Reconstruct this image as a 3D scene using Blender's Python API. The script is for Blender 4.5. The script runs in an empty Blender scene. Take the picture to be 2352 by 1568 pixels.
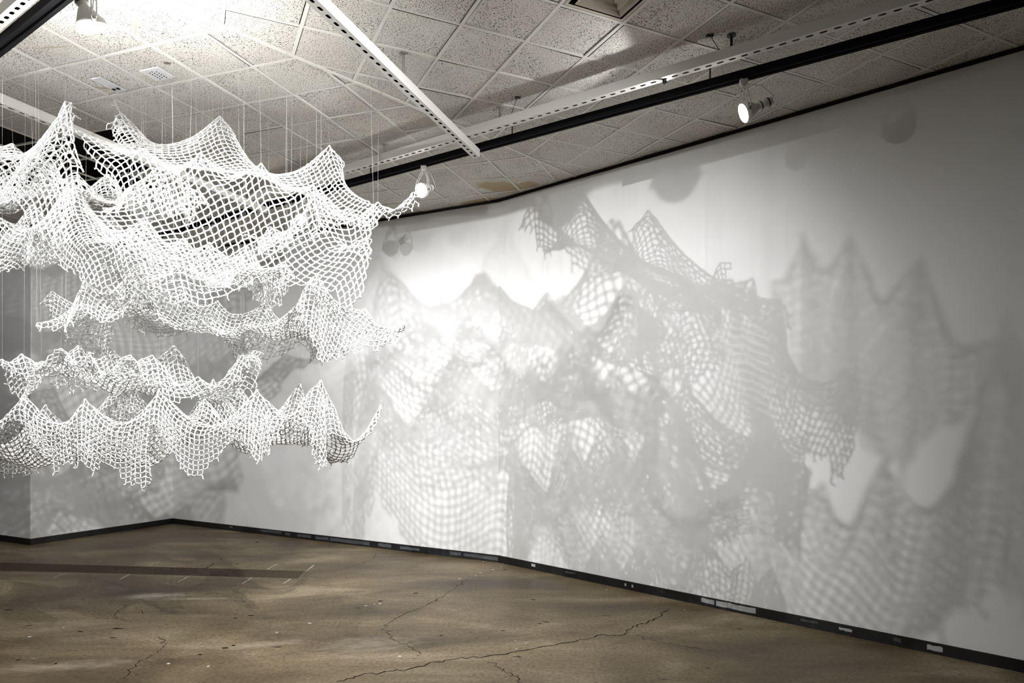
import math, random
import numpy as np
F, CX, HY, EYE = 1568.0, 1176.0, 943.0, 1.75
CEIL = 4.19
def at(x, y, Y):
    """point seen at picture position (x, y) at distance Y from the eye"""
    return np.array([(x-CX)/F*Y, Y, EYE+(HY-y)/F*Y])

def inside(px, py, poly):
    c = np.zeros(len(px), bool)
    n = len(poly)
    for i in range(n):
        x0, y0 = poly[i]; x1, y1 = poly[(i+1) % n]
        if y0 == y1: continue
        t = ((y0 > py) != (y1 > py)) & (px < (x1-x0)*(py-y0)/(y1-y0)+x0)
        c ^= t
    return c

def weave(spec):
    """hang a knotted net: a lattice of strings, pinned where its threads hold it, relaxed under gravity"""
    rng = np.random.default_rng(spec.get('seed', 1))
    cell = spec.get('cell', .04); sl = spec.get('slack', 1.12)
    poly = spec['plan']
    xs = [p[0] for p in poly]; ys = [p[1] for p in poly]
    X0, X1, Y0, Y1 = min(xs), max(xs), min(ys), max(ys)
    slx, sly = sl if isinstance(sl, tuple) else (sl, sl)
    if spec.get('diamond'):
        st = cell/math.sqrt(2)
    else:
        st = cell
    nx = int((X1-X0)*slx/st)+1; ny = int((Y1-Y0)*sly/st)+1
    I, J = np.meshgrid(np.arange(nx), np.arange(ny), indexing='ij')
    I = I.ravel(); J = J.ravel()
    if spec.get('diamond'):
        k = (I+J) % 2 == 0; I = I[k]; J = J[k]
    u = X0+I*st/slx; v = Y0+J*st/sly
    # ragged outline
    ju = u+rng.normal(0, spec.get('ragged', .02), len(u)); jv = v+rng.normal(0, spec.get('ragged', .02), len(u))
    keep = inside(ju, jv, poly)
    for cx, cy, cr in spec.get('holes', []):
        keep &= (u-cx)**2+(v-cy)**2 > cr*cr
    idx = -np.ones((nx+2, ny+2), int)
    I = I[keep]; J = J[keep]; u = u[keep]; v = v[keep]
    idx[I, J] = np.arange(len(I))
    dirs = [(1, 1), (1, -1)] if spec.get('diamond') else [(1, 0), (0, 1)]
    batches = []
    for dx, dy in dirs:
        b = idx[np.clip(I+dx, 0, nx+1), J+dy]
        a = np.arange(len(I))
        ok = (b >= 0) & (J+dy >= 0)
        a, b = a[ok], b[ok]
        par = (I[a] if dx else J[a]) % 2
        for q in (0, 1):
            batches.append((a[par == q], b[par == q]))
    # the cord is stiff: it resists folding (second neighbours) and shearing (diagonals)
    stiff = []
    for dx, dy in dirs:
        for f, lo, hi in ((2, spec.get('bend', 1.8), 9.0), (4, 2*spec.get('bend', 1.8)*.97, 9.0)):
            ii, jj = I+f*dx, J+f*dy
            ok = (ii >= 0) & (ii < nx) & (jj >= 0) & (jj < ny)
            b = np.where(ok, idx[np.clip(ii, 0, nx), np.clip(jj, 0, ny)], -1)
            a = np.arange(len(I)); ok = b >= 0; a, b = a[ok], b[ok]
            par = ((I[a] if dx else J[a])//f) % 2
            for q in (0, 1): stiff.append((a[par == q], b[par == q], lo, hi))
    for dx, dy in ([(2, 0), (0, 2)] if spec.get('diamond') else [(1, 1), (1, -1)]):
        ii, jj = I+dx, J+dy
        ok = (ii >= 0) & (ii < nx) & (jj >= 0) & (jj < ny)
        b = np.where(ok, idx[np.clip(ii, 0, nx), np.clip(jj, 0, ny)], -1)
        a = np.arange(len(I)); ok = b >= 0; a, b = a[ok], b[ok]
        par = (((I[a] if dx else J[a])//2) % 2) if spec.get('diamond') else I[a] % 2
        for q in (0, 1): stiff.append((a[par == q], b[par == q], spec.get('shear', (.85, 1.78))[0], spec.get('shear', (.85, 1.78))[1]))
    # drop loose bits: keep the largest connected piece
    lab = np.arange(len(I))
    for _ in range(400):
        old = lab.copy()
        for a, b in batches:
            m = np.minimum(lab[a], lab[b]); lab[a] = m; lab[b] = m
        if (old == lab).all(): break
    vals, cnt = np.unique(lab, return_counts=True)
    good = lab == vals[cnt.argmax()]
    remap = -np.ones(len(I), int); remap[good] = np.arange(good.sum())
    batches = [(remap[a[good[a] & good[b]]], remap[b[good[a] & good[b]]]) for a, b in batches]
    stiff = [(remap[a[good[a] & good[b]]], remap[b[good[a] & good[b]]], lo, hi) for a, b, lo, hi in stiff]
    u = u[good]; v = v[good]
    n = len(u)
    pins = []
    for p in spec['pins']:
        if p[0] == 'w':
            P = np.array(p[1:4], float); pins.append((P, P[0], P[1])); continue
        P = at(*p[:3])
        mu, mv = (p[3], p[4]) if len(p) > 4 else (P[0], P[1])
        pins.append((P, mu, mv))
    z = np.full(n, spec['base'])
    for P, mu, mv in pins:
        r = np.hypot(u-mu, v-mv)
        z = np.maximum(z, P[2]-1.15*r**.75)
    x = np.stack([u, v, z], 1)
    x += rng.normal(0, .004, x.shape)
    w = np.ones(n)
    held = []
    for P, mu, mv in pins:
        d = np.hypot(u-mu, v-mv)
        i = int(np.argmin(d))
        x[i] = P; w[i] = 0; held.append((i, P))
    xp = x.copy()
    L = cell*(1+rng.normal(0, .07, n))
    ks = spec.get('stiff', .5)
    g = spec.get('g', .0011)
    for step in range(spec.get('steps', 170)):
        vel = (x-xp)*.93
        xp = x.copy()
        vel[:, 2] -= g
        sp = np.linalg.norm(vel, axis=1, keepdims=True)
        vel *= np.minimum(1, .03/np.maximum(sp, 1e-9))
        x += vel*w[:, None]
        for it in range(spec.get('iters', 6)):
            for a, b in batches:
                d = x[b]-x[a]
                l = np.sqrt((d*d).sum(1))+1e-9
                l0 = .5*(L[a]+L[b])
                st_ = np.where(l > l0, l-l0, np.where(l < .8*l0, .5*(l-.8*l0), 0.0))
                wa, wb = w[a], w[b]
                s = (st_/l/np.maximum(wa+wb, 1e-9))[:, None]*d
                x[a] += s*wa[:, None]; x[b] -= s*wb[:, None]
            if it % 2 == 0:
                for a, b, lo, hi in stiff:
                    d = x[b]-x[a]
                    l = np.sqrt((d*d).sum(1))+1e-9
                    st_ = np.where(l < lo*cell, l-lo*cell, np.where(l > hi*cell, l-hi*cell, 0.0))*ks
                    wa, wb = w[a], w[b]
                    s = (st_/l/np.maximum(wa+wb, 1e-9))[:, None]*d
                    x[a] += s*wa[:, None]; x[b] -= s*wb[:, None]
    E = np.concatenate([np.stack(ab, 1) for ab in batches])
    return x, E, held, rng
def W(px, Y): return (px-CX)/F*Y
NETS = {}
def P2(*l):  # plan outline given as (px, Y)
    return [(W(a, b), b) for a, b in l]
NETS['bottom'] = dict(seed=3, cell=.032, slack=(1.16, 1.42), base=1.5, ragged=.010, r=.0034, stiff=.45, g=.0012,
  plan=P2((-330,4.2),(-40,4.25),(10,4.30),(60,4.16),(110,4.06),(180,4.06),(220,4.15),(250,4.03),(290,4.03),(330,4.3),(375,4.2),(420,4.16),(470,4.22),(510,4.28),(560,4.14),(610,4.18),(680,4.4),(740,4.22),(810,4.32),(840,4.6),(905,4.72),(905,4.86),(850,4.88),(820,5.0),(770,5.30),(300,5.28),(-330,5.26)),
  pins=[(-290,900,4.6),(-300,880,5.1),(-200,880,4.35),(-90,910,4.4),(55,905,4.38),(195,915,4.33),(365,895,4.42),(590,893,4.42),(737,872,4.55),(470,915,4.6),
        (-120,890,5.1),(105,928,5.0),(300,880,5.1),(255,900,5.1),(490,870,4.9),(550,890,5.2),(690,880,5.1),(875,928,4.8,W(900,4.79),4.79)])
NETS['fish'] = dict(seed=5, cell=.034, slack=(1.12, 1.42), base=2.05, ragged=.012, diamond=True, g=.001, r=.0034,
  plan=P2((-5,4.36),(60,4.40),(105,4.50),(150,4.46),(280,4.36),(400,4.38),(470,4.48),(520,4.48),(600,4.6),(600,4.80),(540,4.98),(470,5.15),(400,5.12),(140,5.0),(90,4.8),(-5,4.78)),
  pins=[(5,825,4.4),(50,812,4.5),(95,830,4.65),(60,872,4.42),(72,862,4.75),(180,793,4.85),(140,800,4.5),(205,808,4.4),(300,815,4.4),(260,805,4.9),(400,793,4.95),(350,815,4.5),(455,865,4.55),(585,805,4.7),(555,815,4.62)])
NETS['mid'] = dict(seed=7, cell=.033, slack=(1.12, 1.22), base=2.3, ragged=.012, r=.0034,
  plan=P2((70,4.44),(140,4.42),(200,4.40),(260,4.36),(420,4.44),(560,4.56),(640,4.54),(700,4.2),(780,4.22),(840,4.4),(945,4.48),(945,4.74),(850,4.84),(780,5.2),(640,5.4),(130,5.35),(90,4.88)),
  pins=[(85,742,4.5),(118,668,4.85),(195,640,4.55),(322,600,4.85),(425,660,4.9),(480,685,5.3),(500,690,4.95),(610,690,5.0),(727,628,4.55),(930,742,4.6),(330,655,4.4),(430,700,4.4),(560,745,4.42),(250,660,5.2),(700,720,5.1),(840,708,4.7),(150,755,4.42),(232,742,4.40),(520,768,4.56)])
NETS['teeth'] = dict(seed=9, cell=.035, slack=(1.08, 1.16), base=2.8, ragged=.012, diamond=True, r=.0036,
  plan=P2((-300,4.3),(0,4.3),(70,4.35),(150,4.15),(250,4.14),(420,4.22),(520,4.26),(600,4.28),(640,4.36),(680,4.55),(700,5.2),(620,5.5),(-300,5.5)),
  pins=[(-150,500,4.6),(0,500,4.7),(165,412,4.75),(60,530,4.45),(300,530,4.45),(200,560,4.35),(330,500,4.8),(425,548,4.8),(482,556,4.75),(570,566,4.75),(430,600,4.3),(560,612,4.3),(660,610,4.35),
        (-120,480,5.2),(80,470,5.2),(250,490,5.2),(400,580,5.3),(560,590,5.3),(655,600,5.0)])
NETS['inner'] = dict(seed=11, cell=.040, slack=(1.06, 1.10), base=3.0, ragged=.014, diamond=True, r=.0038,
  plan=P2((-300,4.4),(0,4.45),(60,4.5),(120,4.45),(185,4.6),(300,4.5),(420,4.5),(490,4.7),(470,5.3),(300,5.5),(-300,5.5)),
  pins=[(-150,430,4.7),(10,400,4.8),(75,340,4.75),(180,400,4.7),(380,372,4.8),(300,430,4.65),(460,440,4.75),
        (-100,400,5.3),(100,400,5.3),(250,400,5.3),(420,450,5.2)])
NETS['wing'] = dict(seed=17, holes=[(W(694,4.75),4.75,.075),(W(694,5.0),5.0,.06)], cell=.034, slack=(1.06, 1.10), base=3.0, ragged=.010, diamond=True, r=.0036,
  plan=P2((560,4.62),(690,4.62),(760,4.72),(840,4.78),(880,4.92),(960,4.96),(960,5.12),(870,5.14),(780,5.28),(690,5.34),(570,5.25)),
  pins=[(565,538,4.8),(735,436,4.95),(868,464,5.0),(948,442,5.02),(668,508,4.7),(800,480,4.85),(620,520,5.15),(760,470,5.2)])
NETS['crown'] = dict(seed=13, cell=.043, slack=(1.06, 1.10), base=3.0, ragged=.014, diamond=True, steps=230, r=.0038,
  plan=P2((195,4.35),(205,3.75),(300,3.55),(420,3.55),(540,3.78),(620,3.9),(720,3.82),(800,3.70),(880,3.85),(890,4.6),(800,5.25),(757,5.35),(505,5.4),(262,5.3),(230,4.7)),
  pins=[(262,230,5.15),(505,266,5.25),(757,333,5.2),(160,290,4.5,W(205,4.5),4.5),(330,340,4.42),(460,350,4.45),(600,374,4.5),(720,425,4.5),(858,470,4.6),(852,535,4.32,W(880,4.1),4.1),(400,575,4.15,W(380,3.78),3.78),(190,480,4.3,W(205,3.9),3.9)])
NETS['peak'] = dict(seed=15, cell=.045, slack=(1.06, 1.10), base=3.2, ragged=.014, diamond=True, r=.004,
  plan=P2((-350,4.3),(-100,4.1),(40,3.9),(150,3.95),(190,4.3),(180,4.9),(60,5.3),(-350,5.3)),
  pins=[(150,232,4.55),(165,236,4.6),(30,330,5.0),(-60,300,4.5),(-200,260,4.6),(190,390,4.35),(-180,300,5.0),(40,400,4.3)])
BEAM = (-5.80, 3.00, 3.95)
def onray(px, py, off=-70, L=BEAM):
    """hang point, just beyond the left edge of the view, on the line from the far left lamp to a place on the right wall"""
    k = (px-CX)/F; ax, ay, dx, dy = -.156, 7.888, 6.356, -5.898
    t = (k*ay-ax)/(dx-k*dy); wx, wy = ax+dx*t, ay+dy*t; wz = EYE+(HY-py)/F*wy
    e = (off-CX)/F; u = (e*L[1]-L[0])/((wx-L[0])-e*(wy-L[1]))
    return ('w', L[0]+(wx-L[0])*u, L[1]+(wy-L[1])*u, L[2]+(wz-L[2])*u)
LOW = [(1180,1010),(1300,920),(1430,1010),(1556,925),(1740,955),(1880,1110),(2020,1050),(2180,1080),(2296,715),(2460,730)]
HIGH = [(1770,650),(1832,540),(1940,545),(2100,600),(2290,775)]
_lo = [onray(*p) for p in LOW]; _hi = [onray(p[0], p[1], -130) for p in HIGH]
def band(pts, w0, w1, e=.06):
    a = np.array([(p[1], p[2]) for p in pts]); d = a[-1]-a[0]; d /= np.hypot(*d)
    nrm = np.array([-abs(d[1]), abs(d[0])*(-1 if d[0]*d[1] > 0 else 1)]); nrm = np.array([-1.0, -.35])
    q0 = [tuple(p+nrm*-w0) for p in a]; q1 = [tuple(p+nrm*w1) for p in a[::-1]]
    s = d*e
    q0[0] = tuple(np.array(q0[0])-s); q0[-1] = tuple(np.array(q0[-1])+s); q1[0] = tuple(np.array(q1[0])+s); q1[-1] = tuple(np.array(q1[-1])-s)
    return q0+q1
NETS['side'] = dict(seed=21, cell=.026, slack=(1.5, 1.7), base=2.7, ragged=.006, r=.0028, stiff=.12, bend=1.3, g=.0022, shear=(.5,1.9), steps=240,
  plan=band(_lo, .02, .26), pins=_lo)
NETS['high'] = dict(seed=23, cell=.024, slack=(1.5, 1.6), base=3.2, ragged=.006, r=.0026, stiff=.12, bend=1.3, g=.0022, shear=(.5,1.9), steps=240,
  plan=band(_hi, .02, .20), pins=_hi)
EXPOSURE = 0.5
WORLD = 0.01
LAB = dict(bottom='lowest white knotted net, a row of small tent peaks with a tail at the right',
 fish='narrow white net with an open fan at its left end, second from the bottom',
 mid='white net mid-stack with a tall right peak and long tail',
 teeth='dense white net with three small teeth, just under the topmost nets',
 inner='white net tucked inside, behind the front flap of the topmost net',
 wing='small white net at the right whose thin tail reaches the lamp by the wall',
 crown='large topmost white net with three high corners and a front flap',
 peak='white net at the upper left rising to one blunt peak under the lamp')
LAB['side'] = 'white net just beyond the left edge, its peaks shadowed low on the right wall'
LAB['high'] = 'small white net just beyond the left edge, its peaks shadowed high on the right wall'
for k in NETS: NETS[k]['label'] = LAB[k]
# position, target, power, cone, label
LEFT = 'white track lamp beyond the left edge of the view, '
NEAR = 'white track lamp above the view on the near track, '
LAMPS = [((-1.19,2.96,3.83),(-1.9,6.6,.8),180,92,NEAR+'just right of the visible one',.6),
         ((-.28,2.34,3.83),(.75,7.1,1.5),240,78,NEAR+'added to fill the wall shadows',1.0),  # added fill lamp, softens the net shadows on the wall
         ((.60,1.74,3.83),(-4.0,9.2,.6),1080,62,NEAR+'added to brighten the back wall',1.0),  # added wash lamp, lifts the back wall, net fronts and floor
         ((-3.40,4.10,3.92),(-.3,7.2,1.6),45,90,LEFT+'closest to the nets',.9),
         ((-4.40,3.95,3.95),(-1.0,7.9,1.2),340,58,LEFT+'second from the nets',.9),
         ((-5.80,3.00,3.95),(.12,7.1,1.4),1040,57,LEFT+'farthest to the left',.95,.015),
         ((-6.10,3.40,3.90),(-6.6,9.0,1.2),170,80,LEFT+'added to brighten the far left walls',.6),  # added lamp, there only to lift the dim walls at far left
         ]
import bpy, bmesh
from mathutils import Vector, Matrix
R = random.Random(7)
SC = bpy.context.scene
COL = SC.collection

# ---------------------------------------------------------------- helpers
def link(o, parent=None):
    COL.objects.link(o)
    if parent is not None: o.parent = parent
    return o

def mesh_obj(name, verts, faces, mat, parent=None, smooth=False, mats=None, fmat=None):
    me = bpy.data.meshes.new(name)
    me.from_pydata([tuple(v) for v in verts], [], [tuple(f) for f in faces])
    for m in (mats or [mat]): me.materials.append(m)
    if fmat is not None: me.polygons.foreach_set('material_index', fmat)
    if smooth: me.polygons.foreach_set('use_smooth', [True]*len(me.polygons))
    me.validate(); me.update()
    return link(bpy.data.objects.new(name, me), parent)

def empty(name, loc, parent=None):
    o = bpy.data.objects.new(name, None); o.location = loc; o.empty_display_size = .1
    return link(o, parent)

def tag(o, label=None, cat=None, group=None, kind=None):
    if label: o['label'] = label
    if cat: o['category'] = cat
    if group: o['group'] = group
    if kind: o['kind'] = kind
    return o

class MB:
    """collects simple solids into one mesh"""
    def __init__(s): s.v = []; s.f = []
    def add(s, vs, fs):
        b = len(s.v); s.v += [tuple(p) for p in vs]; s.f += [tuple(b+i for i in f) for f in fs]
    def box(s, c, size, M=None):
        x, y, z = size[0]/2, size[1]/2, size[2]/2
        vs = [Vector(p) for p in ((-x,-y,-z),(x,-y,-z),(x,y,-z),(-x,y,-z),(-x,-y,z),(x,-y,z),(x,y,z),(-x,y,z))]
        if M is not None: vs = [M @ p for p in vs]
        c = Vector(c)
        s.add([p+c for p in vs], [(0,3,2,1),(4,5,6,7),(0,1,5,4),(1,2,6,5),(2,3,7,6),(3,0,4,7)])
    def tube(s, pts, r, n=8, cap=True):
        pts = [Vector(p) for p in pts]; rings = []
        rr = r if isinstance(r, (list, tuple)) else [r]*len(pts)
        t0 = (pts[1]-pts[0]).normalized()
        up = Vector((0,0,1)) if abs(t0.z) < .9 else Vector((1,0,0))
        a = t0.cross(up).normalized()
        vs = []
        for i, p in enumerate(pts):
            t = (pts[min(i+1, len(pts)-1)]-pts[max(i-1, 0)]).normalized()
            a = (a-t*a.dot(t)).normalized(); b = t.cross(a)
            for k in range(n):
                w = 2*math.pi*k/n
                vs.append(p+(a*math.cos(w)+b*math.sin(w))*rr[i])
        fs = []
        for i in range(len(pts)-1):
            for k in range(n):
                fs.append((i*n+k, i*n+(k+1) % n, (i+1)*n+(k+1) % n, (i+1)*n+k))
        if cap:
            fs.append(tuple(range(n))[::-1]); fs.append(tuple((len(pts)-1)*n+k for k in range(n)))
        s.add(vs, fs)
    def lathe(s, prof, M, n=24, cap0=False, cap1=False):
        """prof: (radius, height) along local z"""
        vs = []; fs = []
        for r, h in prof:
            for k in range(n):
                w = 2*math.pi*k/n; vs.append(M @ Vector((r*math.cos(w), r*math.sin(w), h)))
        for i in range(len(prof)-1):
            for k in range(n):
                fs.append((i*n+k, i*n+(k+1) % n, (i+1)*n+(k+1) % n, (i+1)*n+k))
        if cap0: fs.append(tuple(range(n))[::-1])
        if cap1: fs.append(tuple((len(prof)-1)*n+k for k in range(n)))
        s.add(vs, fs)
    def build(s, name, mat, parent=None, smooth=False):
        return mesh_obj(name, s.v, s.f, mat, parent, smooth)

# ---------------------------------------------------------------- materials
def mat(name, base=(.8,.8,.8), rough=.6, metal=0.0, spec=.5):
    m = bpy.data.materials.new(name); m.use_nodes = True
    b = m.node_tree.nodes['Principled BSDF']
    b.inputs['Base Color'].default_value = (*base, 1); b.inputs['Roughness'].default_value = rough
    b.inputs['Metallic'].default_value = metal; b.inputs['Specular IOR Level'].default_value = spec
    return m
def nodes(m):
    t = m.node_tree
    def N(kind, **kw):
        n = t.nodes.new(kind)
        for k, v in kw.items():
            if k in n.inputs: n.inputs[k].default_value = v
            else: setattr(n, k, v)
        return n
    return t, N, t.links.new, t.nodes['Principled BSDF']
def ramp(n, stops):
    cr = n.color_ramp
    while len(cr.elements) > 1: cr.elements.remove(cr.elements[-1])
    cr.elements[0].position = stops[0][0]; cr.elements[0].color = stops[0][1]
    for p, c in stops[1:]:
        e = cr.elements.new(p); e.color = c
    return n
def g4(v): return (v, v, v, 1)

def m_wall():
    m = mat('painted_plaster', (.78,.78,.77), .75, spec=.25)
    t, N, L, b = nodes(m)
    tc = N('ShaderNodeTexCoord'); no = N('ShaderNodeTexNoise', Scale=1.1, Detail=5.0, Roughness=.55)
    rp = ramp(N('ShaderNodeValToRGB'), [(.35, (.80,.80,.79,1)), (.65, (.85,.85,.845,1))])
    L(tc.outputs['Object'], no.inputs['Vector']); L(no.outputs['Fac'], rp.inputs['Fac']); L(rp.outputs['Color'], b.inputs['Base Color'])
    n2 = N('ShaderNodeTexNoise', Scale=140.0, Detail=3.0); bp = N('ShaderNodeBump', Strength=.06, Distance=.004)
    L(tc.outputs['Object'], n2.inputs['Vector']); L(n2.outputs['Fac'], bp.inputs['Height']); L(bp.outputs['Normal'], b.inputs['Normal'])
    return m
def m_tile():
    m = mat('mineral_fibre_tile', (.7,.67,.6), .95, spec=.1)
    t, N, L, b = nodes(m)
    tc = N('ShaderNodeTexCoord')
    mp = N('ShaderNodeMapping'); mp.inputs['Scale'].default_value = (1,1,1); L(tc.outputs['Object'], mp.inputs['Vector'])
    # pits and fissures
    n1 = N('ShaderNodeTexNoise', Scale=125.0, Detail=2.0, Roughness=.6); L(mp.outputs[0], n1.inputs['Vector'])
    n0 = N('ShaderNodeTexNoise', Scale=5.0, Detail=2.0); L(mp.outputs[0], n0.inputs['Vector'])
    ad = N('ShaderNodeMath', operation='MULTIPLY_ADD'); ad.inputs[1].default_value = .10; L(n0.outputs['Fac'], ad.inputs[0]); L(n1.outputs['Fac'], ad.inputs[2])
    r1 = ramp(N('ShaderNodeValToRGB'), [(.632, g4(0)), (.655, g4(1))]); L(ad.outputs[0], r1.inputs['Fac'])
    n3 = N('ShaderNodeTexNoise', Scale=1.3, Detail=4.0); L(mp.outputs[0], n3.inputs['Vector'])
    rb = ramp(N('ShaderNodeValToRGB'), [(.35, (.64,.61,.55,1)), (.62, (.73,.705,.64,1))]); L(n3.outputs['Fac'], rb.inputs['Fac'])
    mx = N('ShaderNodeMix', data_type='RGBA'); L(r1.outputs['Color'], mx.inputs['Factor']); L(rb.outputs['Color'], mx.inputs['A'])
    mx.inputs['B'].default_value = (.05,.045,.035,1)
    last = mx.outputs['Result']
    # brown water stains and scuffs, each with a shape of its own
    for (cx, cy, rx, ry, ang, col, k, sc) in STAINS:
        mp2 = N('ShaderNodeMapping'); mp2.vector_type = 'TEXTURE'
        mp2.inputs['Location'].default_value = (cx, cy, CEIL); mp2.inputs['Rotation'].default_value = (0,0,ang); mp2.inputs['Scale'].default_value = (rx, ry, 1)
        L(tc.outputs['Object'], mp2.inputs['Vector'])
        ln = N('ShaderNodeVectorMath', operation='LENGTH'); sep = N('ShaderNodeSeparateXYZ'); cm = N('ShaderNodeCombineXYZ')
        L(mp2.outputs[0], sep.inputs[0]); L(sep.outputs[0], cm.inputs[0]); L(sep.outputs[1], cm.inputs[1]); L(cm.outputs[0], ln.inputs[0])
        nn = N('ShaderNodeTexNoise', Scale=sc, Detail=3.0); L(tc.outputs['Object'], nn.inputs['Vector'])
        a2 = N('ShaderNodeMath', operation='MULTIPLY_ADD'); a2.inputs[1].default_value = k; L(nn.outputs['Fac'], a2.inputs[0]); L(ln.outputs['Value'], a2.inputs[2])
        rr = ramp(N('ShaderNodeValToRGB'), [(.70, g4(.85)), (1.02, g4(0))])
        s2 = N('ShaderNodeMath', operation='SUBTRACT'); s2.inputs[1].default_value = k*.5-.0; L(a2.outputs[0], s2.inputs[0]); L(s2.outputs[0], rr.inputs['Fac'])
        m2 = N('ShaderNodeMix', data_type='RGBA'); L(rr.outputs['Color'], m2.inputs['Factor']); L(last, m2.inputs['A']); m2.inputs['B'].default_value = (*col, 1)
        last = m2.outputs['Result']
    L(last, b.inputs['Base Color'])
    bp = N('ShaderNodeBump', Strength=.35, Distance=.004, invert=True); L(r1.outputs['Color'], bp.inputs['Height']); L(bp.outputs['Normal'], b.inputs['Normal'])
    return m
def m_floor():
    m = mat('stained_concrete', (.12,.085,.05), .4, spec=.14)
    t, N, L, b = nodes(m)
    tc = N('ShaderNodeTexCoord')
    mp = N('ShaderNodeMapping'); mp.inputs['Scale'].default_value = (.55, 1.3, 1); mp.inputs['Rotation'].default_value = (0,0,.35); L(tc.outputs['Object'], mp.inputs['Vector'])
    n1 = N('ShaderNodeTexNoise', Scale=1.1, Detail=7.0, Roughness=.62, Distortion=.4); L(mp.outputs[0], n1.inputs['Vector'])
    r1 = ramp(N('ShaderNodeValToRGB'), [(.30, (.065,.043,.020,1)), (.43, (.135,.099,.054,1)), (.55, (.205,.158,.092,1)), (.66, (.32,.26,.17,1))]); L(n1.outputs['Fac'], r1.inputs['Fac'])
    n2 = N('ShaderNodeTexNoise', Scale=38.0, Detail=6.0, Roughness=.75); L(tc.outputs['Object'], n2.inputs['Vector'])
    r2 = ramp(N('ShaderNodeValToRGB'), [(.36, g4(.45)), (.56, g4(1.1))]); L(n2.outputs['Fac'], r2.inputs['Fac'])
    mx = N('ShaderNodeMix', data_type='RGBA', blend_type='MULTIPLY'); mx.inputs['Factor'].default_value = .75
    L(r1.outputs['Color'], mx.inputs['A']); L(r2.outputs['Color'], mx.inputs['B'])
    # dark spots of grime
    n3 = N('ShaderNodeTexNoise', Scale=9.0, Detail=3.0); L(mp.outputs[0], n3.inputs['Vector'])
    r3 = ramp(N('ShaderNodeValToRGB'), [(.70, g4(0)), (.735, g4(1))]); L(n3.outputs['Fac'], r3.inputs['Fac'])
    m3 = N('ShaderNodeMix', data_type='RGBA'); L(r3.outputs['Color'], m3.inputs['Factor']); L(mx.outputs['Result'], m3.inputs['A']); m3.inputs['B'].default_value = (.03,.02,.012,1)
    last = m3.outputs['Result']
    # pale chalky smears and worn dry patches
    n5 = N('ShaderNodeTexNoise', Scale=14.0, Detail=6.0, Roughness=.75); L(mp.outputs[0], n5.inputs['Vector'])
    for (x, y, rx, ry, ang, col, amt) in ((352,1368,.36,.14,.15,(.55,.51,.45),.75), (440,1375,.5,.05,.05,(.5,.45,.38),.5), (850,1480,.5,.25,.3,(.34,.29,.21),.7), (130,1530,.7,.12,.2,(.36,.30,.22),.7), (600,1480,.5,.10,.25,(.34,.29,.21),.7), (1050,1300,.7,.25,.1,(.27,.22,.15),.6)):
        p = fp(x, y); mp2 = N('ShaderNodeMapping'); mp2.vector_type = 'TEXTURE'
        mp2.inputs['Location'].default_value = (p.x, p.y, 0); mp2.inputs['Rotation'].default_value = (0,0,ang); mp2.inputs['Scale'].default_value = (rx, ry, 1)
        L(tc.outputs['Object'], mp2.inputs['Vector'])
        ln = N('ShaderNodeVectorMath', operation='LENGTH'); L(mp2.outputs[0], ln.inputs[0])
        a2 = N('ShaderNodeMath', operation='MULTIPLY_ADD'); a2.inputs[1].default_value = 2.4; L(n5.outputs['Fac'], a2.inputs[0]); L(ln.outputs['Value'], a2.inputs[2])
        rr = ramp(N('ShaderNodeValToRGB'), [(.45, g4(amt)), (.85, g4(0))])
        dv = N('ShaderNodeMath', operation='MULTIPLY'); dv.inputs[1].default_value = .4; L(a2.outputs[0], dv.inputs[0]); L(dv.outputs[0], rr.inputs['Fac'])
        m2 = N('ShaderNodeMix', data_type='RGBA'); L(rr.outputs['Color'], m2.inputs['Factor']); L(last, m2.inputs['A']); m2.inputs['B'].default_value = (*col, 1)
        last = m2.outputs['Result']
    L(last, b.inputs['Base Color'])
    r4 = ramp(N('ShaderNodeValToRGB'), [(.3, g4(.32)), (.7, g4(.5))]); L(n1.outputs['Fac'], r4.inputs['Fac']); L(r4.outputs['Color'], b.inputs['Roughness'])
    bp = N('ShaderNodeBump', Strength=.15, Distance=.01); L(n2.outputs['Fac'], bp.inputs['Height']); L(bp.outputs['Normal'], b.inputs['Normal'])
    return m
def m_rope():
    m = mat('white_cotton_cord', (.86,.86,.84), .85, spec=.15)
    t, N, L, b = nodes(m)
    tc = N('ShaderNodeTexCoord'); no = N('ShaderNodeTexNoise', Scale=6.0, Detail=3.0)
    rp = ramp(N('ShaderNodeValToRGB'), [(.3, (.54,.53,.505,1)), (.55, (.65,.65,.64,1))])
    L(tc.outputs['Object'], no.inputs['Vector']); L(no.outputs['Fac'], rp.inputs['Fac']); L(rp.outputs['Color'], b.inputs['Base Color'])
    return m
def m_base():
    m = mat('black_rubber_base', (.012,.012,.013), .35, spec=.5)
    t, N, L, b = nodes(m)
    tc = N('ShaderNodeTexCoord'); no = N('ShaderNodeTexNoise', Scale=3.0, Detail=5.0)
    rp = ramp(N('ShaderNodeValToRGB'), [(.3, g4(.25)), (.7, g4(.6))])
    L(tc.outputs['Object'], no.inputs['Vector']); L(no.outputs['Fac'], rp.inputs['Fac']); L(rp.outputs['Color'], b.inputs['Roughness'])
    return m
def m_light(name, col, s):
    m = bpy.data.materials.new(name); m.use_nodes = True
    t = m.node_tree; t.nodes.clear()
    e = t.nodes.new('ShaderNodeEmission'); e.inputs['Color'].default_value = (*col, 1); e.inputs['Strength'].default_value = s
    o = t.nodes.new('ShaderNodeOutputMaterial'); t.links.new(e.outputs[0], o.inputs[0])
    return m

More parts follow.
